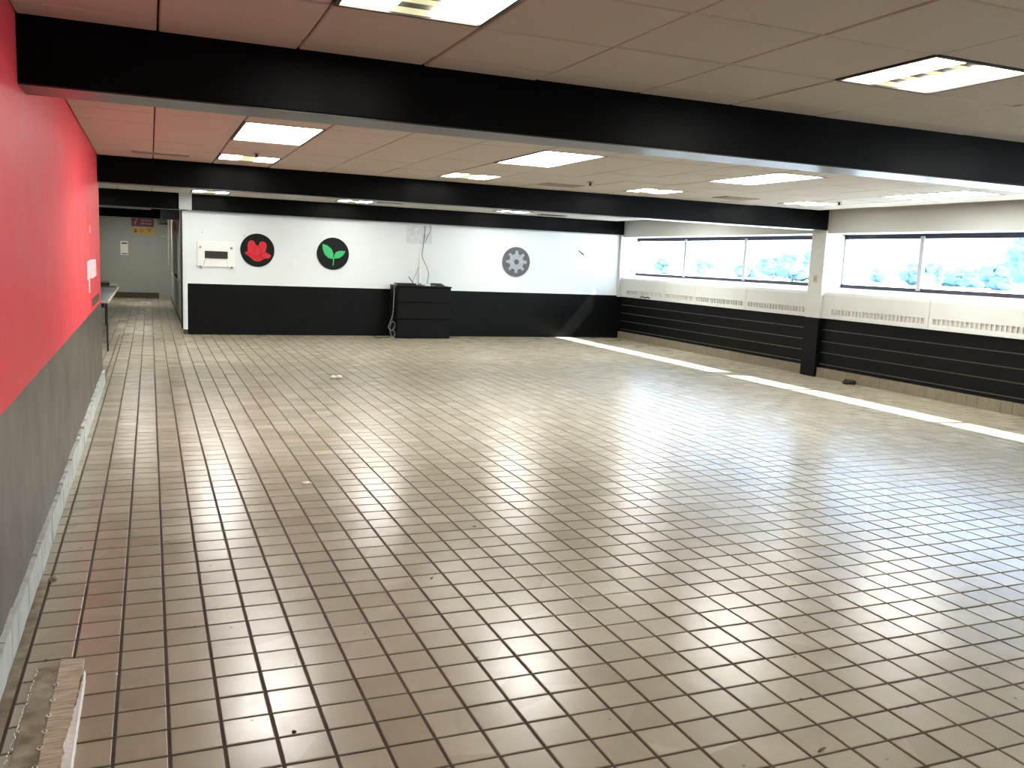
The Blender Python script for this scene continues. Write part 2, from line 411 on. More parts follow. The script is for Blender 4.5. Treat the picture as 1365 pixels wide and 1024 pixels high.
# back wall
wb = struct('wall_back', bbox(4.62, 61.4, YB, YB+1.2, ZS, ZB), 'white', 'white back wall with charcoal lower half')
struct('lower_paint', bbox(4.62, 61.4, YB-.004, YB+1.2, -.1, ZS), 'char', 'charcoal lower half', wb)
struct('end_trim', bbox(4.15, 4.62, YB-.1, YB+1.2, .55, ZB-.1, .03), 'white', 'white corner post', wb)
struct('end_trim', bbox(4.2, 4.62, YB-.06, YB+1.2, 0, .55), 'brownbase', 'brown foot of the corner post', wb)
struct('upper_wall', bbox(3.78, 5.1, YB-.9, YB+1.1, ZB, ZC+.3), 'soffit', 'pale grey pier between the beam ends', wb)
struct('wall_back_ledge', bbox(4.62, 58.9, YB-.14, YB, 13.58, ZB), 'soffit', 'thin pale ledge under the last black beam')
bpy.data.objects['wall_back_ledge'].name = 'trim_2'
struct('wall_behind', bbox(XL-1.2, 62.4, Y0-1, Y0, -.1, ZC+.6), 'white')
bpy.data.objects['wall_behind'].name = 'wall_front'
# hallway walls
we = struct('wall_end', bbox(XH, 2.3, YH, YH+1, -.1, ZC+.6), 'hall', 'grey end wall of the hallway')
struct('door_panel', bbox(2.3, 4.6, YH-.6, YH+1, -.1, ZC+.6), 'hall', None, we)
struct('baseboard_end', bbox(-6, 2.28, YH-.15, YH, 0, 1.05), 'brownbase', 'dark brown base of the hallway end wall')
wr = struct('wall_hall', bbox(4.35, 5.3, 93, YH, 0, ZC+.6), 'hall', 'grey side wall of the hallway')
bpy.data.objects['wall_hall'].name = 'wall_hall_right'
struct('trim_3', bbox(4.2, 5.3, 90.6, 93, 0, ZC+.6, .02), 'slot', 'black upright post at the mouth of the hallway')
struct('trim_4', bbox(4.3, 4.36, 93, YH-.6, .0, .45), 'brownbase', 'dark base strip of the hallway side wall')
struct('wall_hall_recess', bbox(5.1, 5.4, YB+1.1, 90.7, 0, ZC+.6), 'hall')
struct('wall_hall_left', bbox(XH-1, XH, 40, YH+1, -.1, ZC+.6), 'hall')
struct('wall_hall_near', bbox(XH, XL-1.2, 44, 45.2, -.1, ZC+.6), 'hall')
# ================================================================ BEAMS
for n_, (x0, x1, ya, yb, zb, lab) in enumerate([
    (XL, 61.4, 5.42, 7.21, ZB, 'big black ceiling beam nearest the camera, across the whole room'),
    (XL, 59.2, 43.9, 45.7, ZB, 'second black ceiling beam across the middle of the room'),
    (5.1, 59.2, 82.3, 84.3, ZB, 'black ceiling beam along the top of the white back wall'),
    (XH, 3.78, 82.3, 84.3, ZB, 'black ceiling beam over the mouth of the hallway'),
    (XH, 4.35, 136, 138, 14.15, 'deep black bulkhead inside the hallway')]):
    o = obj('ceiling_beam', bbox(x0, x1, ya, yb, zb, ZC+.3, .04), 'black'); tag(o, lab, kind='structure')
    obj('underside', bbox(x0+.01, x1-.01, ya+.03, yb-.03, zb-.03, zb+.02), 'under', o)
tag(obj('ceiling_beam', bbox(XH, XL-.01, 43.9, 45.7, ZB, ZC+.3, .04), 'black'), 'black beam end over the side area behind the red wall', kind='structure')
# ================================================================ WINDOW WALL
def cover_profile():
    return [(59.34, 5.62), (59.34, 7.75), (59.42, 8.02), (59.62, 8.2), (61.3, 8.42), (61.3, 8.2), (59.66, 8.02), (59.5, 7.72), (59.5, 5.62)]
struct('wall_window_soffit', bbox(59.2, 61.9, Y0, YB, 13.45, ZC+.3), 'soffit', 'pale grey bulkhead above the windows')
bpy.data.objects['wall_window_soffit'].name = 'wall_right_upper'
wrl = struct('wall_right', bbox(59.56, 61.9, Y0, YB, -.1, 5.56), 'blockjoint', 'black painted block wall under the windows')
struct('wall_right_back', bbox(61.32, 61.9, Y0, YB, 5.56, 8.2), 'cream', 'wall behind the radiator covers')
# jambs between windows (window wall piers) and pilasters
def pilaster(ya, yb, lab):
    p = struct('pilaster', bbox(59.02, 61.9, ya, yb, ZS-.15, ZB, .03), 'cream', lab)
    struct('lower_paint', bbox(59.0, 61.9, ya-.01, yb+.01, 0, ZS-.15), 'blockblack', 'black lower part', p)
    return p
pilaster(43.85, 45.78, 'square pilaster between the two windows, cream above and black below')
pilaster(5.3, 7.2, 'pilaster under the end of the big beam')
pilaster(82.62, YB, 'narrow corner pilaster where the window wall meets the back wall')
def bay(ya, yb, mull, idx, lab):
    """window from ya to yb (tiles along the wall)"""
    wname = 'window_%d' % idx
    o = struct(wname, B(), 'dalu', lab)
    def P(name, x0, x1, a, b, z0, z1, m='dalu', bev=.02):
        q = obj(name, bbox(x0, x1, a, b, z0, z1, bev), m, o); return q
    P('top_rail', XG-.14, XG+.2, ya, yb, 13.0, 13.42)
    P('bottom_rail', XG-.14, XG+.2, ya, yb, 8.46, 8.80)
    P('side_rail', XG-.1, XG+.2, ya, ya+.12, 8.6, 13.2, 'alu'); P('side_rail', XG-.1, XG+.2, yb-.12, yb, 8.6, 13.2, 'alu')
    for m_ in mull: P('mullion', XG-.22, XG+.16, m_-.22, m_+.22, 8.6, 13.2, 'alu')
    ed = sorted([ya]+list(mull)+[yb])
    for a, b in zip(ed, ed[1:]): obj('pane', bbox(XG+.02, XG+.05, a+.1, b-.1, 8.7, 13.1), 'glass', o)
    obj('sill', bbox(61.1, 61.9, ya-.0, yb+.0, 8.2, 8.48), 'wplastic', o)
    return o
bay(45.78, 82.3, (58.75, 70.55), 1, 'long three-pane window nearer the back wall')
bay(7.2, 43.85, (19.5, 34.7), 2, 'long window nearer the camera, with a mullion and trees beyond')
bay(Y0, 5.3, (-21, -8), 3, 'window beside the camera')
# black blocks: five proud courses below the covers in each bay
def courses(ya, yb):
    zs = [.9, 1.25, 2.35, 3.4, 4.5, 5.6]
    for a, b in zip(zs, zs[1:]):
        bm = bbox(59.50+rnd.uniform(-.015, .015), 59.7, ya, yb, a+.04, b-.04, .015)
        obj('plank', bm, 'blockblack', wrl)
courses(45.8, 82.6); courses(7.22, 43.83)
# curb
def curb(ya, yb, lab, idx):
    o = struct('baseboard_right_%d' % idx, bbox(XR, 59.66, ya, yb, 0, .86), 'curb', lab)
    n = max(1, round((yb-ya)/1.0)); d = (yb-ya)/n
    if idx == 3: return
    for q in range(n):
        obj('tile', bbox(XR-.05+rnd.uniform(-.008, .008), XR+.02, ya+q*d+.012, ya+(q+1)*d-.012, -.01, .9+rnd.uniform(-.012, .012), .012), 'curb', o)
curb(45.8, 82.6, 'brown quarry-tile curb below the back window', 1)
curb(7.22, 43.83, 'brown quarry-tile curb below the nearer window', 2)
curb(Y0, 5.28, 'brown quarry-tile curb beside the camera', 3)
# radiator covers
def cover(y0, y1, label, slots):
    t = thing('radiator_cover', label, 'radiator cover', (59.4, (y0+y1)/2, 5.62), 'cream metal radiator covers under the windows')
    a, b = y0+.02, y1-.02
    # front sheet above and below the vent band, sloped top
    bm = B(); prism(bm, [(59.34, 6.46), (59.34, 7.75), (59.42, 8.02), (59.62, 8.2), (61.25, 8.44), (61.25, 8.3), (59.66, 8.05), (59.5, 7.72), (59.5, 6.46)], 1, a, b)
    obj('body', bm, 'cream', t)
    obj('lower_strip', bbox(59.34, 59.5, a, b, 5.66, 5.98, .01), 'cream', t)
    obj('bottom_lip', bbox(59.22, 59.62, a, b, 5.58, 5.66, .01), 'cream', t)
    ga, gb = slots
    obj('end_strip', bbox(59.34, 59.5, a, ga, 5.98, 6.46), 'cream', t); obj('end_strip', bbox(59.34, 59.5, gb, b, 5.98, 6.46), 'cream', t)
    obj('back_plate', bbox(59.45, 59.56, a, b, 5.9, 6.6), 'grille', t)
    n = max(2, round((gb-ga)/.44)); d = (gb-ga)/n; first = None
    for q in range(n-1):
        c_ = ga+(q+1)*d
        if first is None:
            bm = bbox(-.09, .09, -.07, .07, -.24, .24)
            first = obj('slat', bm, 'cream', t, origin=(59.43, c_, 6.22), local=True)
        else:
            o = first.copy(); C.objects.link(o); o.location = (Vector((59.43, c_, 6.22))-org(t))*U
cover(71.7, 82.6, 'radiator cover in the corner by the back wall, with debris on its lower lip', (72.2, 80.9))
cover(65.1, 71.7, 'short radiator cover, second from the back wall', (65.5, 71.4))
cover(55.5, 65.1, 'radiator cover third from the back wall', (55.95, 64.75))
cover(45.8, 55.5, 'radiator cover just beyond the pilaster between the windows', (46.3, 55.1))
cover(31.5, 43.83, 'radiator cover just in front of the pilaster, below the nearer window', (31.9, 42.7))
cover(19.2, 31.5, 'second radiator cover in front of the pilaster, cut by the picture edge', (19.6, 31.1))
cover(7.22, 19.2, 'radiator cover under the big beam', (7.6, 18.8))
# small switch box on pilaster
t = thing('wall_socket', 'small beige socket box on the face of the cream pilaster', 'socket', (59.0, 44.75, 9.0))
obj('plate', bbox(58.9, 59.02, 44.45, 45.0, 8.9, 9.55, .03), 'tedge', t); obj('cover', bbox(58.85, 58.92, 44.6, 44.85, 9.05, 9.4, .02), 'vent', t)
# crumbled black debris on the radiator lip
bm = B(); pts = smooth_pts([(59.25, 74.9, 5.73), (59.26, 75.5, 5.84), (59.26, 76.1, 5.75), (59.25, 76.7, 5.86), (59.26, 77.2, 5.73)], 4); tube(bm, pts, .07, 5)
tag(obj('plastic_strip', bm, 'rub', origin=(59.26, 76, 5.66)), 'thin black plastic strip lying on the radiator cover lip', 'strip')
# ================================================================ CEILING LIGHTS
COLN = ['in the row nearest the red wall', 'in the second row from the red wall', 'in the third row from the red wall', 'in the row nearest the windows']
ROWN = {'near': 'louvred ceiling light before the big beam, ', 'behind': 'louvred ceiling light above the camera, ', 'mid': 'long all-white ceiling light past the big beam, ',
        'midfar': 'louvred ceiling light before the second beam, ', 'far': 'louvred ceiling light close to the back wall, ', 'hidden': 'long added ceiling light behind the second beam, ', 'hall': 'ceiling light inside the hallway mouth, ', 'hall3': 'ceiling light before the hallway end wall, ', 'hall2': 'ceiling light deeper in the hallway, ', 'side': 'ceiling light over the folding tables, '}
for (x0, x1, y0, y1, ty, bi, ci, row) in lights:
    t = thing('ceiling_light', ROWN[row]+COLN[ci], 'ceiling light', ((x0+x1)/2, (y0+y1)/2, ZC), 'recessed fluorescent ceiling lights')
    e = .14
    bm = B()
    box(bm, x0+.02, x1-.02, y0+.02, y0+e, ZC-.02, ZC+.5); box(bm, x0+.02, x1-.02, y1-e, y1-.02, ZC-.02, ZC+.5)
    box(bm, x0+.02, x0+e, y0+e, y1-e, ZC-.02, ZC+.5); box(bm, x1-e, x1-.02, y0+e, y1-e, ZC-.02, ZC+.5)
    obj('frame', bm, 'trim', t)
    if ty == 'A':
        obj('lens', bbox(x0+e, x1-e, y0+e, y1-e, ZC+.03, ZC+.1), 'lens', t)
    else:
        w3 = (x1-x0-2*e)
        xa, xb = x0+e+w3*.36, x0+e+w3*.64
        obj('diffuser', bbox(x0+e, xa, y0+e, y1-e, ZC+.03, ZC+.12), 'tube', t)
        obj('diffuser', bbox(xb, x1-e, y0+e, y1-e, ZC+.03, ZC+.12), 'tube', t)
        obj('louver_tray', bbox(xa-.02, xb+.02, y0+e-.02, y1-e+.02, ZC+.26, ZC+.3), 'louver', t)
        for yy in (y0+e+.02, y1-e-.02): obj('louver_end', bbox(xa-.02, xb+.02, yy-.02, yy+.02, ZC+.02, ZC+.28), 'louver', t)
        for q in range(1, 4):
            yy = y0+e+(y1-y0-2*e)*q/4
            obj('louver_blade', bbox(xa, xb, yy-.02, yy+.02, ZC+.05, ZC+.26), 'trim' if False else 'louver', t)
# sprinklers, vents
for (x, y, lab) in ((29.9, 35.4, 'in the middle of the ceiling'), (6.85, 34.7, 'by the lights nearest the red wall'), (52.1, 34.9, 'near the window bulkhead')):
    t = thing('sprinkler_head', 'small round sprinkler head '+lab, 'sprinkler', (x, y, ZC), 'ceiling sprinkler heads')
    bm = B(); cyl(bm, (x, y), .22, 2, ZC-.05, ZC, 16); obj('collar', bm, 'vent', t)
    bm = B(); cyl(bm, (x, y), .09, 2, ZC-.28, ZC-.05, 8); obj('nozzle', bm, 'dalu', t)
for (x0, x1, y0, y1, lab, m_) in ((27.9, 30.9, 38.2, 40.4, 'slotted ceiling air vent in the middle, before the second beam', 'vent'), (43.2, 46.4, 37.6, 39.6, 'slotted ceiling air vent between the two right-hand louvred lights', 'vent'),
                            (-.2, 3.2, 39.4, 40.3, 'narrow ceiling air vent beside the red wall', 'vent'), (24.0, 26.8, 74.2, 75.2, 'narrow black ceiling air vent near the back wall', 'slot'), (45.0, 48.4, 77.5, 79, 'black ceiling air vent near the back corner', 'slot')):
    t = thing('air_vent', lab, 'vent', ((x0+x1)/2, (y0+y1)/2, ZC), 'ceiling air vents')
    bm = B(); box(bm, x0, x1, y0, y0+.1, ZC-.06, ZC+.02); box(bm, x0, x1, y1-.1, y1, ZC-.06, ZC+.02); box(bm, x0, x0+.1, y0, y1, ZC-.06, ZC+.02); box(bm, x1-.1, x1, y0, y1, ZC-.06, ZC+.02)
    obj('frame', bm, m_, t); obj('core', bbox(x0+.1, x1-.1, y0+.1, y1-.1, ZC-.03, ZC-.015), m_, t)
    n = int((y1-y0)/.28)
    for q in range(1, n): obj('slat', bbox(x0+.1, x1-.1, y0+q*(y1-y0)/n-.04, y0+q*(y1-y0)/n+.04, ZC-.07, ZC-.03), m_, t)
# ================================================================ BACK WALL ITEMS
def outline(bm, pts, y0, y1, cx, cz, s=1):
    prism(bm, [(cx+p[0]*s, cz+p[1]*s) for p in pts], 1, y0, y1)
R_ = 1.88
# 1 red blossom
t = thing('wall_emblem', 'round black wall emblem with a red flower-like shape', 'emblem', (12.15, YB, 9.68), 'round emblems on the back wall')
bm = B(); cyl(bm, (12.15, 9.68), R_, 1, YB-.12, YB, 64); obj('disc', bm, 'disc', t)
def q2(px_, py_): return ((px_-419)/419*1.0, (530-py_)/415*1.0)
def poly(L, n=5, closed=True):
    P = [(x, 0, y) for x, y in L]+[(L[0][0], 0, L[0][1])]
    return [(v.x, v.z) for v in smooth_pts(P, n)[:-1]]
out = [q2(*p) for p in [(110, 600), (150, 575), (175, 565), (175, 470), (180, 380), (215, 315), (285, 290), (340, 320), (390, 405), (450, 400), (465, 345), (510, 308), (580, 312), (635, 360), (640, 450), (618, 560), (660, 590), (745, 645), (720, 700), (640, 730), (585, 735), (520, 780), (420, 808), (330, 785), (270, 735), (200, 680), (135, 640)]]
bm = B(); outline(bm, poly(out, 3), YB-.16, YB-.12, 12.15, 9.68, R_); obj('red_shape', bm, 'ered', t)
for ln in ([(385, 420), (350, 480), (335, 560), (350, 620)], [(330, 560), (350, 470), (400, 425), (470, 440), (500, 500), (495, 590), (470, 650)], [(200, 610), (280, 650), (400, 690), (480, 660), (560, 600), (625, 570)], [(480, 660), (540, 700), (600, 725)], [(270, 700), (400, 745), (520, 735)]):
    bm = B(); tube(bm, smooth_pts([(12.15+q2(*p)[0]*R_, YB-.17, 9.68+q2(*p)[1]*R_) for p in ln], 4), .03, 4); obj('outline', bm, 'edred', t)
# 2 seedling
t = thing('wall_emblem', 'round black wall emblem with a green two-leaf seedling', 'emblem', (20.75, YB, 9.65), 'round emblems on the back wall')
bm = B(); cyl(bm, (20.75, 9.65), R_, 1, YB-.12, YB, 64); obj('disc', bm, 'disc', t)
def q3(x, y): return ((x-990)/105, (383-y)/105)
for L in ([(920, 322), (950, 330), (980, 352), (993, 385), (987, 417), (960, 412), (935, 390), (922, 355)], [(1072, 363), (1055, 392), (1030, 410), (998, 414), (997, 395), (1008, 372), (1035, 362)]):
    bm = B(); outline(bm, [q3(*p) for p in L], YB-.16, YB-.12, 20.75, 9.65, R_); obj('leaf', bm, 'egreen', t)
bm = B(); outline(bm, [q3(*p) for p in [(988, 405), (996, 405), (997, 425), (993, 462), (988, 460), (991, 430)]], YB-.17, YB-.12, 20.75, 9.65, R_); obj('stem', bm, 'egreen', t)
# 3 gear
t = thing('wall_emblem', 'round grey wall emblem with a silver eight-toothed gear', 'emblem', (44.15, YB, 9.6), 'round emblems on the back wall')
bm = B(); cyl(bm, (44.15, 9.6), R_, 1, YB-.12, YB, 64); obj('disc', bm, 'discgrey', t)
pts = []
for k in range(8):
    a = k*math.pi/4
    for da, r in ((-.30, .52), (-.17, .58), (-.13, .76), (.13, .76), (.17, .58), (.30, .52)): pts.append((r*math.sin(a+da), r*math.cos(a+da)))
bm = B(); outline(bm, pts, YB-.17, YB-.12, 44.15, 9.6, R_); obj('gear', bm, 'egear', t)
bm = B(); cyl(bm, (44.15, 9.6), .18*R_, 1, YB-.19, YB-.165, 24); obj('hub', bm, 'discgrey', t)
# wall-mounted white bracket board
t = thing('mounting_board', 'white wall-mounted board with bolts and a dark slot plate, left on the back wall', 'board', (7.65, YB, 9))
obj('board', bbox(5.62, 9.66, YB-.16, YB, 7.62, 10.45, .03), 'wplastic', t)
obj('slot_plate', bbox(6.45, 8.9, YB-.3, YB-.16, 8.58, 9.38, .03), 'slot', t)
for x, z in ((5.98, 9.77), (9.28, 9.78), (5.99, 7.62), (9.3, 7.6)):
    bm = B(); cyl(bm, (x, z), .14, 1, YB-.34, YB-.16, 10); obj('bolt', bm, 'chrome', t)
for x, s in ((6.6, -1), (8.75, 1)):
    bm = B(); tube(bm, [(x, YB-.24, 8.6), (x+s*.45, YB-.24, 7.3)], .06, 6); obj('support_leg', bm, 'wplastic', t)
# black cabinet
t = thing('equipment_cabinet', 'black three-tier cabinet standing against the back wall under the cables', 'cabinet', (31.1, 81.2, 0))
obj('body', bbox(27.75, 34.4, 79.75, YB-.02, 0, 6.1, .02), 'rack', t)
obj('top', bbox(27.7, 34.45, 79.55, YB-.02, 6.1, 6.28, .03), 'rack', t)
for a, b in ((.12, 2.26), (2.34, 4.24), (4.32, 6.06)):
    obj('drawer_front', bbox(27.8, 34.35, 79.6, 79.75, a, b, .03), 'rack', t)
# on top
t = thing('network_box', 'flat black box with a thin antenna on top of the black cabinet', 'router', (28.9, 81.5, 6.28))
obj('case', bbox(28.0, 30.4, 80.8, 82.3, 6.28, 6.52, .05), 'plastic', t)
bm = B(); tube(bm, [(30.1, 81.2, 6.5), (29.5, 81.2, 7.3)], .05, 6); obj('antenna', bm, 'plastic', t)
bm = B(); pts = []
for k in range(40):
    a = k*.62; pts.append((32.9+1.0*math.cos(a)*(1-.01*k), 80.9+.55*math.sin(a), 6.36+.006*k))
tube(bm, pts, .06, 6); tag(obj('cable_coil', bm, 'cable', origin=(32.9, 80.9, 6.28)), 'loose coil of black cable on top of the black cabinet', 'cable')
t = thing('junction_box', 'small white junction box with a plug at the foot of the white conduit', 'box', (31.6, 80.2, 6.28))
obj('case', bbox(31.2, 31.9, 79.9, 80.5, 6.28, 6.5, .04), 'wplastic', t); obj('plug', bbox(31.95, 32.4, 79.8, 80.0, 6.28, 6.42, .03), 'gcable', t)
t = thing('wall_conduit', 'white cable conduit rising up the back wall behind the cabinet', 'conduit', (31.45, YB, 6))
obj('channel', bbox(31.28, 31.64, YB-.2, YB, 5.9, 10.05, .03), 'wplastic', t); obj('end_cap', bbox(31.25, 31.67, YB-.23, YB, 6.2, 6.5, .02), 'gcable', t)
def cab(name, pts, m, label, r=.035, n=6):
    bm = B(); tube(bm, smooth_pts(pts, n), r, 5); tag(obj(name, bm, m, origin=pts[0]), label, 'cable')
cab('cable', [(31.9, YB-.1, ZB-.1), (31.9, YB-.12, 12.5), (31.75, YB-.12, 11.0), (31.6, YB-.25, 9.8), (32.2, YB-.2, 8.6), (32.5, YB-.2, 7.7), (32.2, YB-.8, 6.9), (31.8, YB-2, 6.4)], 'cable', 'thin dark cable hanging down the back wall past the conduit')
cab('cable', [(32.6, YB-.1, ZB-.1), (32.6, YB-.12, 12.9), (32.25, YB-.14, 12.2), (32.0, YB-.16, 11.5)], 'cable', 'short thin cable crossing the clear sheet under the beam', .03)
cab('cable', [(31.2, YB-.3, 8.5), (30.8, YB-.4, 7.6), (30.4, YB-.7, 6.9), (30.3, YB-1, 6.5)], 'gcable', 'thin grey cable slanting down beside the conduit', .03)
cab('cable', [(27.7, 80.2, 6.35), (27.45, 79.9, 6.2), (27.4, 79.9, 4.5), (27.3, 79.9, 2.8), (27.0, 79.9, 1.9), (26.8, 79.9, 1.3), (27.2, 79.9, .95), (27.6, 79.9, 1.4), (27.5, 79.9, 1.9), (27.2, 79.9, 1.9), (27.0, 79.9, 1.2), (27.2, 79.9, .3), (27.5, 79.9, .2), (27.6, 79.9, .7), (27.3, 79.9, 1.0)], 'gcable', 'grey cable looping down the side of the black cabinet', .045)
cab('cable', [(27.5, 80.6, 6.2), (27.5, 80.5, 4.5), (27.45, 80.4, 2.5), (27.5, 80.3, 1.2), (27.1, 80.2, .2), (26.0, 80.2, .06), (25.2, 80.5, .05)], 'cable', 'black cable trailing from the cabinet onto the floor', .05)
# clear plastic sheet and its taped upper half on the beam
bm = B(); prism(bm, [(29.68, 11.28), (32.85, 11.32), (32.8, 13.5), (29.62, 13.5)], 1, YB-.05, YB-.01)
tag(obj('plastic_sheet', bm, 'sheet', origin=(31.2, YB, 11.3)), 'cloudy plastic sheet taped to the back wall above the conduit', 'sheet')
# scratch and screws
bm = B(); prism(bm, [(52.9, 11.4), (53.05, 11.42), (53.85, 10.95), (53.7, 10.85)], 1, YB-.06, YB)
tag(obj('wall_hook', bm, 'dalu', origin=(53.3, YB, 11)), 'small grey slanted bracket on the white wall near the window corner', 'hook')
for x, z in ((6.2, 11.4), (10.7, 11.3)):
    bm = B(); cyl(bm, (x, z), .07, 1, YB-.08, YB, 8); tag(obj('screw', bm, 'chrome', origin=(x, YB, z)), 'tiny screw in the white wall, %s' % ('above the mounting board' if x < 8 else 'beside the red flower emblem'), 'screw')
# ================================================================ RED WALL ITEMS
t = thing('torn_notice', 'torn white paper remains stuck on the red wall near its far end', 'paper', (XL, 35, 8.1))
bm = B(); prism(bm, [(31.3, 7.66), (33.2, 7.7), (36, 7.6), (39.8, 7.66), (39.6, 8.3), (39.4, 8.68), (35, 8.72), (31.3, 8.66)], 0, XL, XL+.03); obj('sheet', bm, 'torn', t)
bm = B(); prism(bm, [(32.6, 6.9), (33.2, 6.9), (33.3, 7.7), (32.5, 7.7)], 0, XL, XL+.03); obj('strip', bm, 'paper', t)
t = thing('wall_slot', 'dark brown recessed slot low on the red wall near its far end', 'slot', (XL, 38, 6.2))
obj('frame', bbox(XL, XL+.03, 34.4, 42.4, 5.88, 6.6), 'red', t); obj('opening', bbox(XL+.02, XL+.05, 34.9, 42.0, 6.0, 6.45), 'brownbase', t)
bm = B(); prism(bm, [(34.1, 10.25), (34.6, 10.25), (34.6, 10.65), (34.1, 10.65)], 0, XL, XL+.04)
tag(obj('tape_scrap', bm, 'torn', origin=(XL, 34.3, 10.4)), 'tiny pale tape scrap high on the red wall', 'tape')
# ================================================================ HALLWAY THINGS
def table(y0, y1, label):
    t = thing('folding_table', label, 'table', (-4.5, (y0+y1)/2, 0), 'folding tables behind the red wall')
    x0, x1 = -7.5, -2.75
    obj('tabletop', bbox(x0, x1, y0, y1, 4.48, 4.62, .03), 'laminate', t)
    bm = B(); box(bm, x0-.03, x1+.03, y0-.03, y0+.05, 4.40, 4.63); box(bm, x0-.03, x1+.03, y1-.05, y1+.03, 4.40, 4.63); box(bm, x1-.04, x1+.03, y0, y1, 4.40, 4.63); box(bm, x0-.03, x0+.04, y0, y1, 4.4, 4.63)
    obj('edge', bm, 'tedge', t)
    for yy in (y0+.6, y1-.9):
        for xx in (x0+.4, x1-.14 if yy < 66 else x1-1.5):
            bm = B(); tube(bm, [(xx, yy, 4.45), (xx-.02 if xx < -5 else xx+.02, yy, 0.0)], .085, 8); obj('leg', bm, 'steel', t)
        obj('crossbar', bbox(x0+.4, x1-.14, yy-.05, yy+.05, 4.0, 4.1), 'steel', t)
    obj('bracket', bbox(-3.4, -3.05, y0+.2, y0+.9, 4.0, 4.45), 'steel', t)
    return t
table(65.0, 80.0, 'grey-topped folding table nearer the room, behind the red wall')
table(80.2, 95.2, 'second grey-topped folding table, further down the hallway side')
t = thing('tray', 'small dark tray lying on the far folding table', 'tray', (-4.2, 93.5, 4.62))
obj('dish', bbox(-5.2, -3.0, 92.5, 94.6, 4.63, 4.75, .04), 'plastic', t); obj('rim', bbox(-5.3, -2.9, 94.4, 94.6, 4.63, 4.95, .03), 'vent', t)
t = thing('black_device', 'small black device on the far folding table', 'device', (-4.2, 90, 4.62))
obj('case', bbox(-4.7, -3.7, 93.0, 94.2, 4.76, 5.25, .08), 'plastic', t); obj('lid', bbox(-4.6, -3.8, 93.1, 94.1, 5.25, 5.35, .04), 'cable', t)
# signs on the end wall
YE = YH
t = thing('maroon_sign', 'maroon sign with a slanted white stroke on the hallway end wall', 'sign', (-.4, YE, 13.9))
obj('board', bbox(-2.25, 1.5, YE-.2, YE, 13.15, 15.1, .03), 'maroon', t)
bm = B(); prism(bm, [(-1.9, 13.55), (-1.6, 13.5), (-1.1, 14.75), (-1.3, 14.8)], 1, YE-.24, YE-.2); obj('stroke', bm, 'pink', t)
for (a, b, c_, d_) in ((-.7, -.05, 14.1, 14.35), (.1, .5, 14.1, 14.38), (.6, 1.15, 14.1, 14.35), (-.7, .0, 13.55, 13.85), (.15, .5, 13.55, 13.82), (.6, 1.1, 13.52, 13.8)):
    obj('lettering', bbox(a, b, YE-.23, YE-.2, c_, d_), 'pink', t)
t = thing('yellow_sign', 'yellow warning sign below the maroon sign in the hallway', 'sign', (-.3, YE, 12.4))
obj('board', bbox(-2.05, 1.5, YE-.2, YE, 11.72, 13.05, .03), 'yellow', t)
bm = B(); prism(bm, [(-1.9, 12.0), (-1.35, 12.0), (-1.3, 12.35), (-1.6, 12.8), (-1.85, 12.4)], 1, YE-.24, YE-.2); obj('flame_symbol', bm, 'orange', t)
for (a, b, c_, d_) in ((-1.1, -.1, 12.5, 12.62), (-1.1, -.2, 12.15, 12.27), (.2, 1.2, 12.65, 12.8), (.5, .95, 12.35, 12.5), (.6, .85, 12.1, 12.25)):
    obj('lettering', bbox(a, b, YE-.23, YE-.2, c_, d_), 'orange', t)
t = thing('paper_notice', 'white paper notice with dark bands on the hallway end wall', 'notice', (-3.6, YE, 9))
obj('sheet', bbox(-4.2, -2.92, YE-.06, YE, 7.85, 10.35), 'paper', t)
obj('band', bbox(-4.0, -3.05, YE-.09, YE-.06, 9.85, 10.1), 'slot', t); obj('band', bbox(-4.0, -3.05, YE-.09, YE-.06, 8.0, 8.16), 'slot', t)
t = thing('exit_sign', 'small black sign with white EXIT letters on the hallway end wall', 'sign', (3.1, YE-.6, 14))
obj('board', bbox(2.25, 4.05, YE-.8, YE-.6, 13.7, 14.62, .03), 'slot', t)
tx = bpy.data.curves.new('lettering', 'FONT'); tx.body = 'EXIT'; tx.size = .8*U; tx.extrude = .02*U; tx.align_x = 'CENTER'; tx.align_y = 'CENTER'
tmp = bpy.data.objects.new('tmp', tx); me = bpy.data.meshes.new_from_object(tmp); me.materials.append(M['paper']); bpy.data.objects.remove(tmp)
to = bpy.data.objects.new('lettering', me); C.objects.link(to); to.parent = t
to.location = (Vector((3.15, YE-.83, 14.15))-org(t))*U; to.rotation_euler = (math.radians(90), 0, 0)
# black hanging sign box at the hallway mouth
t = thing('hanging_box', 'black hanging sign box under the hallway ceiling beside the pier', 'sign', (3, 100, 14))
obj('case', bbox(2.05, 4.3, 99.5, 100.2, 13.1, 14.55, .04), 'rack', t); obj('hanger', bbox(3, 3.15, 99.8, 99.95, 14.5, ZC+.05), 'steel', t)
obj('faceplate', bbox(2.6, 3.6, 99.46, 99.5, 13.95, 14.2), 'char', t)
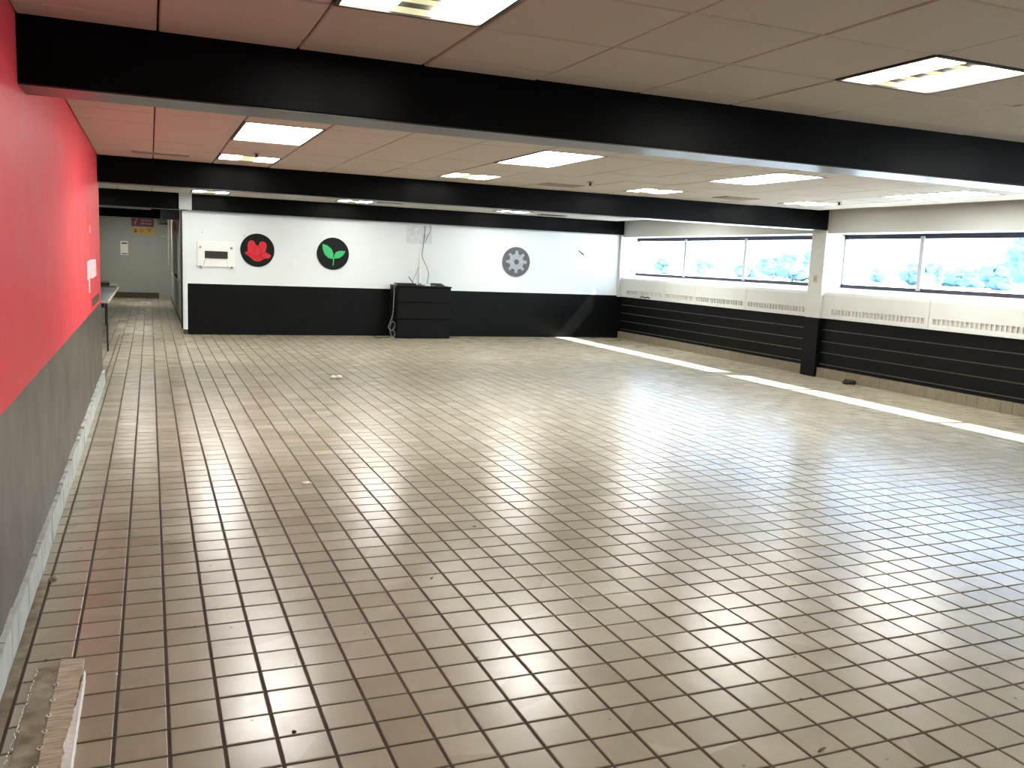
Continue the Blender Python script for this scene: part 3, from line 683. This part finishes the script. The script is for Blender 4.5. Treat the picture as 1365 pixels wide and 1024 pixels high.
# panels, red paper and pipe on the hallway side wall
t = thing('wall_board', 'tall pale panel on the hallway side wall', 'panel', (4.35, 120, 5.3))
obj('sheet', bbox(4.2, 4.35, 104, 142, 5.3, 13.6, .03), 'hall', t); obj('edge_strip', bbox(4.15, 4.2, 104, 142, 5.2, 5.32), 'wplastic', t)
t = thing('red_pennant', 'red and white paper pennant high on the hallway side wall', 'banner', (4.2, 112, 12.8))
bm = B(); prism(bm, [(108, 13.9), (109.5, 11.8), (112, 12.6), (115, 11.9), (118, 13.9)], 0, 4.1, 4.16); obj('cloth', bm, 'ered', t)
bm = B(); prism(bm, [(110, 13.9), (110.6, 13.0), (112.4, 13.2), (112.8, 13.9)], 0, 4.05, 4.1); obj('white_patch', bm, 'wplastic', t)
t = thing('wall_pipe', 'pale vertical pipe with clamps near the hallway end wall', 'pipe', (4.15, 152, 6))
bm = B(); tube(bm, [(3.95, 150, 6.4), (3.95, 150, 14.6)], .13, 8); obj('pipe', bm, 'tedge', t)
for z in (7.2, 9.0, 10.6, 11.8, 13.2):
    obj('clamp', bbox(3.75, 4.3, 149.8, 150.2, z, z+.2, .02), 'chrome', t)
bm = B(); tube(bm, [(3.95, 149.8, 11.4), (2.6, 149.6, 11.5)], .06, 6); obj('side_arm', bm, 'tedge', t)
bm = B(); prism(bm, [(4.35, 5.9), (3.75, 5.9), (4.35, 5.2)], 1, 106, 110)
tag(obj('wall_bracket', bm, 'slot', origin=(4.3, 108, 5.5)), 'small dark triangular bracket on the hallway side wall', 'bracket')
# ================================================================ THINGS ON THE FLOOR
# board with screw holes, bottom left
t = thing('floor_board', 'dirty plaster-edged board with a line of screw holes lying by the red wall', 'board', (-1.25, -3, 0))
L = 14
def bx4(name, p, z0, z1, m):
    bm = B(); v0 = [bm.verts.new((x, y, z0)) for x, y in p]; v1 = [bm.verts.new((x, y, z1)) for x, y in p]
    bm.faces.new(v0[::-1]); bm.faces.new(v1)
    for k in range(len(p)): bm.faces.new((v0[k], v0[(k+1) % len(p)], v1[(k+1) % len(p)], v1[k]))
    bmesh.ops.recalc_face_normals(bm, faces=bm.faces)
    bmesh.ops.bevel(bm, geom=[e for e in bm.edges if abs(e.verts[0].co.z-z1) < 1e-5 and abs(e.verts[1].co.z-z1) < 1e-5], offset=.012, segments=1, affect='EDGES')
    return obj(name, bm, m, t)
def jag(x, y0, y1, n, a): return [(x+rnd.uniform(-a, a), y0+(y1-y0)*k/n) for k in range(n+1)]
bx4('left_face', [(-1.72, -.48), (-1.26, -.38)]+jag(-1.26, -.9, -8, 12, .01)+[(-1.8, -8)], 0, .04, 'plank')
bx4('scraped_face', [(-1.26, -.16), (-.76, -.26), (-.74, -1.1)]+jag(-.8, -1.4, -8, 16, .02)+[(-1.28, -8)], 0, .07, 'plank2')
bm = B(); prev = None
for k in range(61):
    yy = -1.0-k*.12; w_ = .03+.17*min(1, k/26)
    xr = -.70+rnd.uniform(-.006, .006)+(.02 if k > 2 else 0); xl = xr-w_+rnd.uniform(-.028, .022)
    ring = [bm.verts.new(p) for p in ((xl, yy, .06), (xl+.02, yy, .088+rnd.uniform(-.008, .01)), (xr-.02, yy, .10+rnd.uniform(-.006, .006)), (xr, yy, .08), (xr+.012, yy, 0))]
    if prev:
        for a_ in range(4): bm.faces.new((prev[a_], ring[a_], ring[a_+1], prev[a_+1]))
    else: bm.faces.new(ring)
    prev = ring
bmesh.ops.recalc_face_normals(bm, faces=bm.faces)
obj('plaster_edge', bm, 'plaster', t)
bm = B()
for k in range(85):
    yy = -.6-k*.085+rnd.uniform(-.05, .05); xx = -1.725-.0029*k+abs(rnd.gauss(0, .02))
    a_ = rnd.uniform(.01, .03); prism(bm, [(xx, yy), (xx+a_, yy+rnd.uniform(-.02, .02)), (xx+a_*.8, yy+rnd.uniform(.03, .1)), (xx, yy+rnd.uniform(.03, .12))], 2, .03, .045)
obj('plaster_flecks', bm, 'plaster', t)
for (x, y) in ((-1.235, -1.5), (-1.245, -2.2), (-1.255, -2.86), (-1.27, -3.5), (-1.29, -4.12), (-1.3, -4.8)):
    bm = B(); cyl(bm, (x, y), .055, 2, .05, .085, 12); h = obj('screw_hole', bm, 'plaster', t)
    bm = B(); cyl(bm, (x, y), .026, 2, .08, .092, 10); obj('hole', bm, 'slot', h)
# scraps
def blob(name, x, y, sx, sy, sz, m, label, cat, seed, rot=0, sub=2):
    bm = B(); bmesh.ops.create_icosphere(bm, subdivisions=sub, radius=1)
    for v in bm.verts:
        v.co *= 1+.45*noise.noise(v.co*1.7+Vector((seed, 0, 0)))
        v.co = Vector((v.co.x*sx, v.co.y*sy, max(v.co.z, -.6)*sz+.6*sz))
        v.co.rotate(Matrix.Rotation(rot, 3, 'Z')); v.co += Vector((x, y, 0))
    return tag(obj(name, bm, m, origin=(x, y, 0)), label, cat)
blob('paper_scrap', 6.75, 14.7, .22, .16, .05, 'paper', 'small white paper scrap on the floor towards the red wall', 'scrap', 1)
t = thing('paper_twist', 'twisted white paper bit on the floor far from the camera', 'scrap', (14.1, 46.1, 0))
for dx in (-.25, .25):
    bm = B(); bmesh.ops.create_icosphere(bm, subdivisions=2, radius=.26); bmesh.ops.scale(bm, verts=bm.verts, vec=(1, 1, .6)); bmesh.ops.translate(bm, verts=bm.verts, vec=(14.1+dx, 46.1+dx*.4, .13)); obj('lobe', bm, 'paper', t)
blob('black_rag', 58.7, 38.9, .62, .5, .26, 'rub', 'crumpled black rag on the floor by the curb under the window', 'rag', 5)
blob('dry_leaf', 13.36, -8.86, .15, .035, .015, 'leaf', 'long dry leaf sliver on the nearest tiles', 'leaf', 2, .35)
blob('dry_leaf', 11.6, 7.26, .09, .05, .015, 'leaf', 'dark leaf crumb in the middle of the floor', 'leaf', 3)
blob('dry_leaf', 8.57, 2.66, .09, .03, .015, 'leaf', 'small dark twig bit on the tiles in front of the big beam', 'leaf', 4, .8)
blob('plaster_crumb', -1.93, 5.4, .12, .1, .08, 'dirt', 'brown mortar crumb at the end of the loose base tiles', 'crumb', 6)
blob('plaster_crumb', -.05, -1.2, .03, .03, .015, 'paper', 'tiny white plaster crumb beside the board', 'crumb', 8)
blob('pebble', 3.35, -4.9, .045, .045, .03, 'slot', 'tiny black pebble on the near tiles', 'pebble', 9)
# ================================================================ OUTSIDE
bm = B()
v = [bm.verts.new(p) for p in ((62.0, -1500, -3.2), (62.0, 3500, -3.2), (6000, 3500, -3.2), (6000, -1500, -3.2))]; bm.faces.new(v)
struct('ground', bm, 'lot', 'bright sunlit pavement outside the windows')
def tree(D, pxx, ht, wd, label, seed):
    """D: distance from the camera (tiles) along the ground, direction given by the pixel column pxx"""
    d = FX+RX*((pxx-682.5)/F)
    dirn = Vector((d.x, d.y)).normalized()
    x, y = CX+dirn.x*D, CY+dirn.y*D; g = -3.2
    t = thing('distant_tree', label, 'tree', (x, y, g), 'hazy trees beyond the windows')
    r = random.Random(seed); bm = B()
    for k in range(9):
        b2 = B(); bmesh.ops.create_icosphere(b2, subdivisions=3, radius=1)
        cx, cy, cz = r.uniform(-.6, .6)*wd, r.uniform(-.5, .5)*wd, ht*(.22+.6*r.random())
        rr = wd*r.uniform(.3, .5)*(1.2-.5*cz/ht)
        for v_ in b2.verts:
            nn = noise.noise(v_.co*2.2+Vector((seed*3.1+k, 0, 0)))+.6*noise.noise(v_.co*6+Vector((k, seed, 0)))
            v_.co = v_.co*(rr*(1+.4*nn)); v_.co.z *= .8; v_.co += Vector((x+cx, y+cy, g+cz))
            v_.co.z = max(v_.co.z, g-.5)
        me = bpy.data.meshes.new('tmp'); b2.to_mesh(me); b2.free(); bm.from_mesh(me); bpy.data.meshes.remove(me)
    obj('crown', bm, 'tree', t)
    bm = B(); tube(bm, [(x, y, g), (x, y, g+ht*.4), (x+.5, y, g+ht*.6)], wd*.06, 7); obj('trunk', bm, 'bark', t)
T = [(1900, 872, 36, 24), (1900, 926, 38, 24), (2000, 985, 28, 34), (1700, 1018, 46, 30), (1500, 1044, 58, 34), (1600, 1068, 40, 34),
     (2000, 1158, 34, 22), (1800, 1204, 44, 34), (1700, 1237, 44, 16), (1960, 1264, 42, 34), (1900, 1290, 32, 40), (1560, 1322, 42, 42), (900, 1358, 64, 36), (820, 1392, 78, 42)]
nth = ['first', 'second', 'third', 'fourth', 'fifth', 'sixth']
for i, (D, p_, h_, w_) in enumerate(T):
    if i < 6: lab = 'hazy distant tree seen through the back window, %s from the back wall' % nth[i]
    elif i < 12: lab = 'hazy distant tree seen through the nearer window, %s past the pilaster' % nth[i-6]
    elif i == 12: lab = 'tall hazy tree at the picture edge, its crown stepping down to the low trees'
    else: lab = 'tallest hazy tree, mostly beyond the picture edge'
    tree(D, p_, h_, w_, lab, i+3)
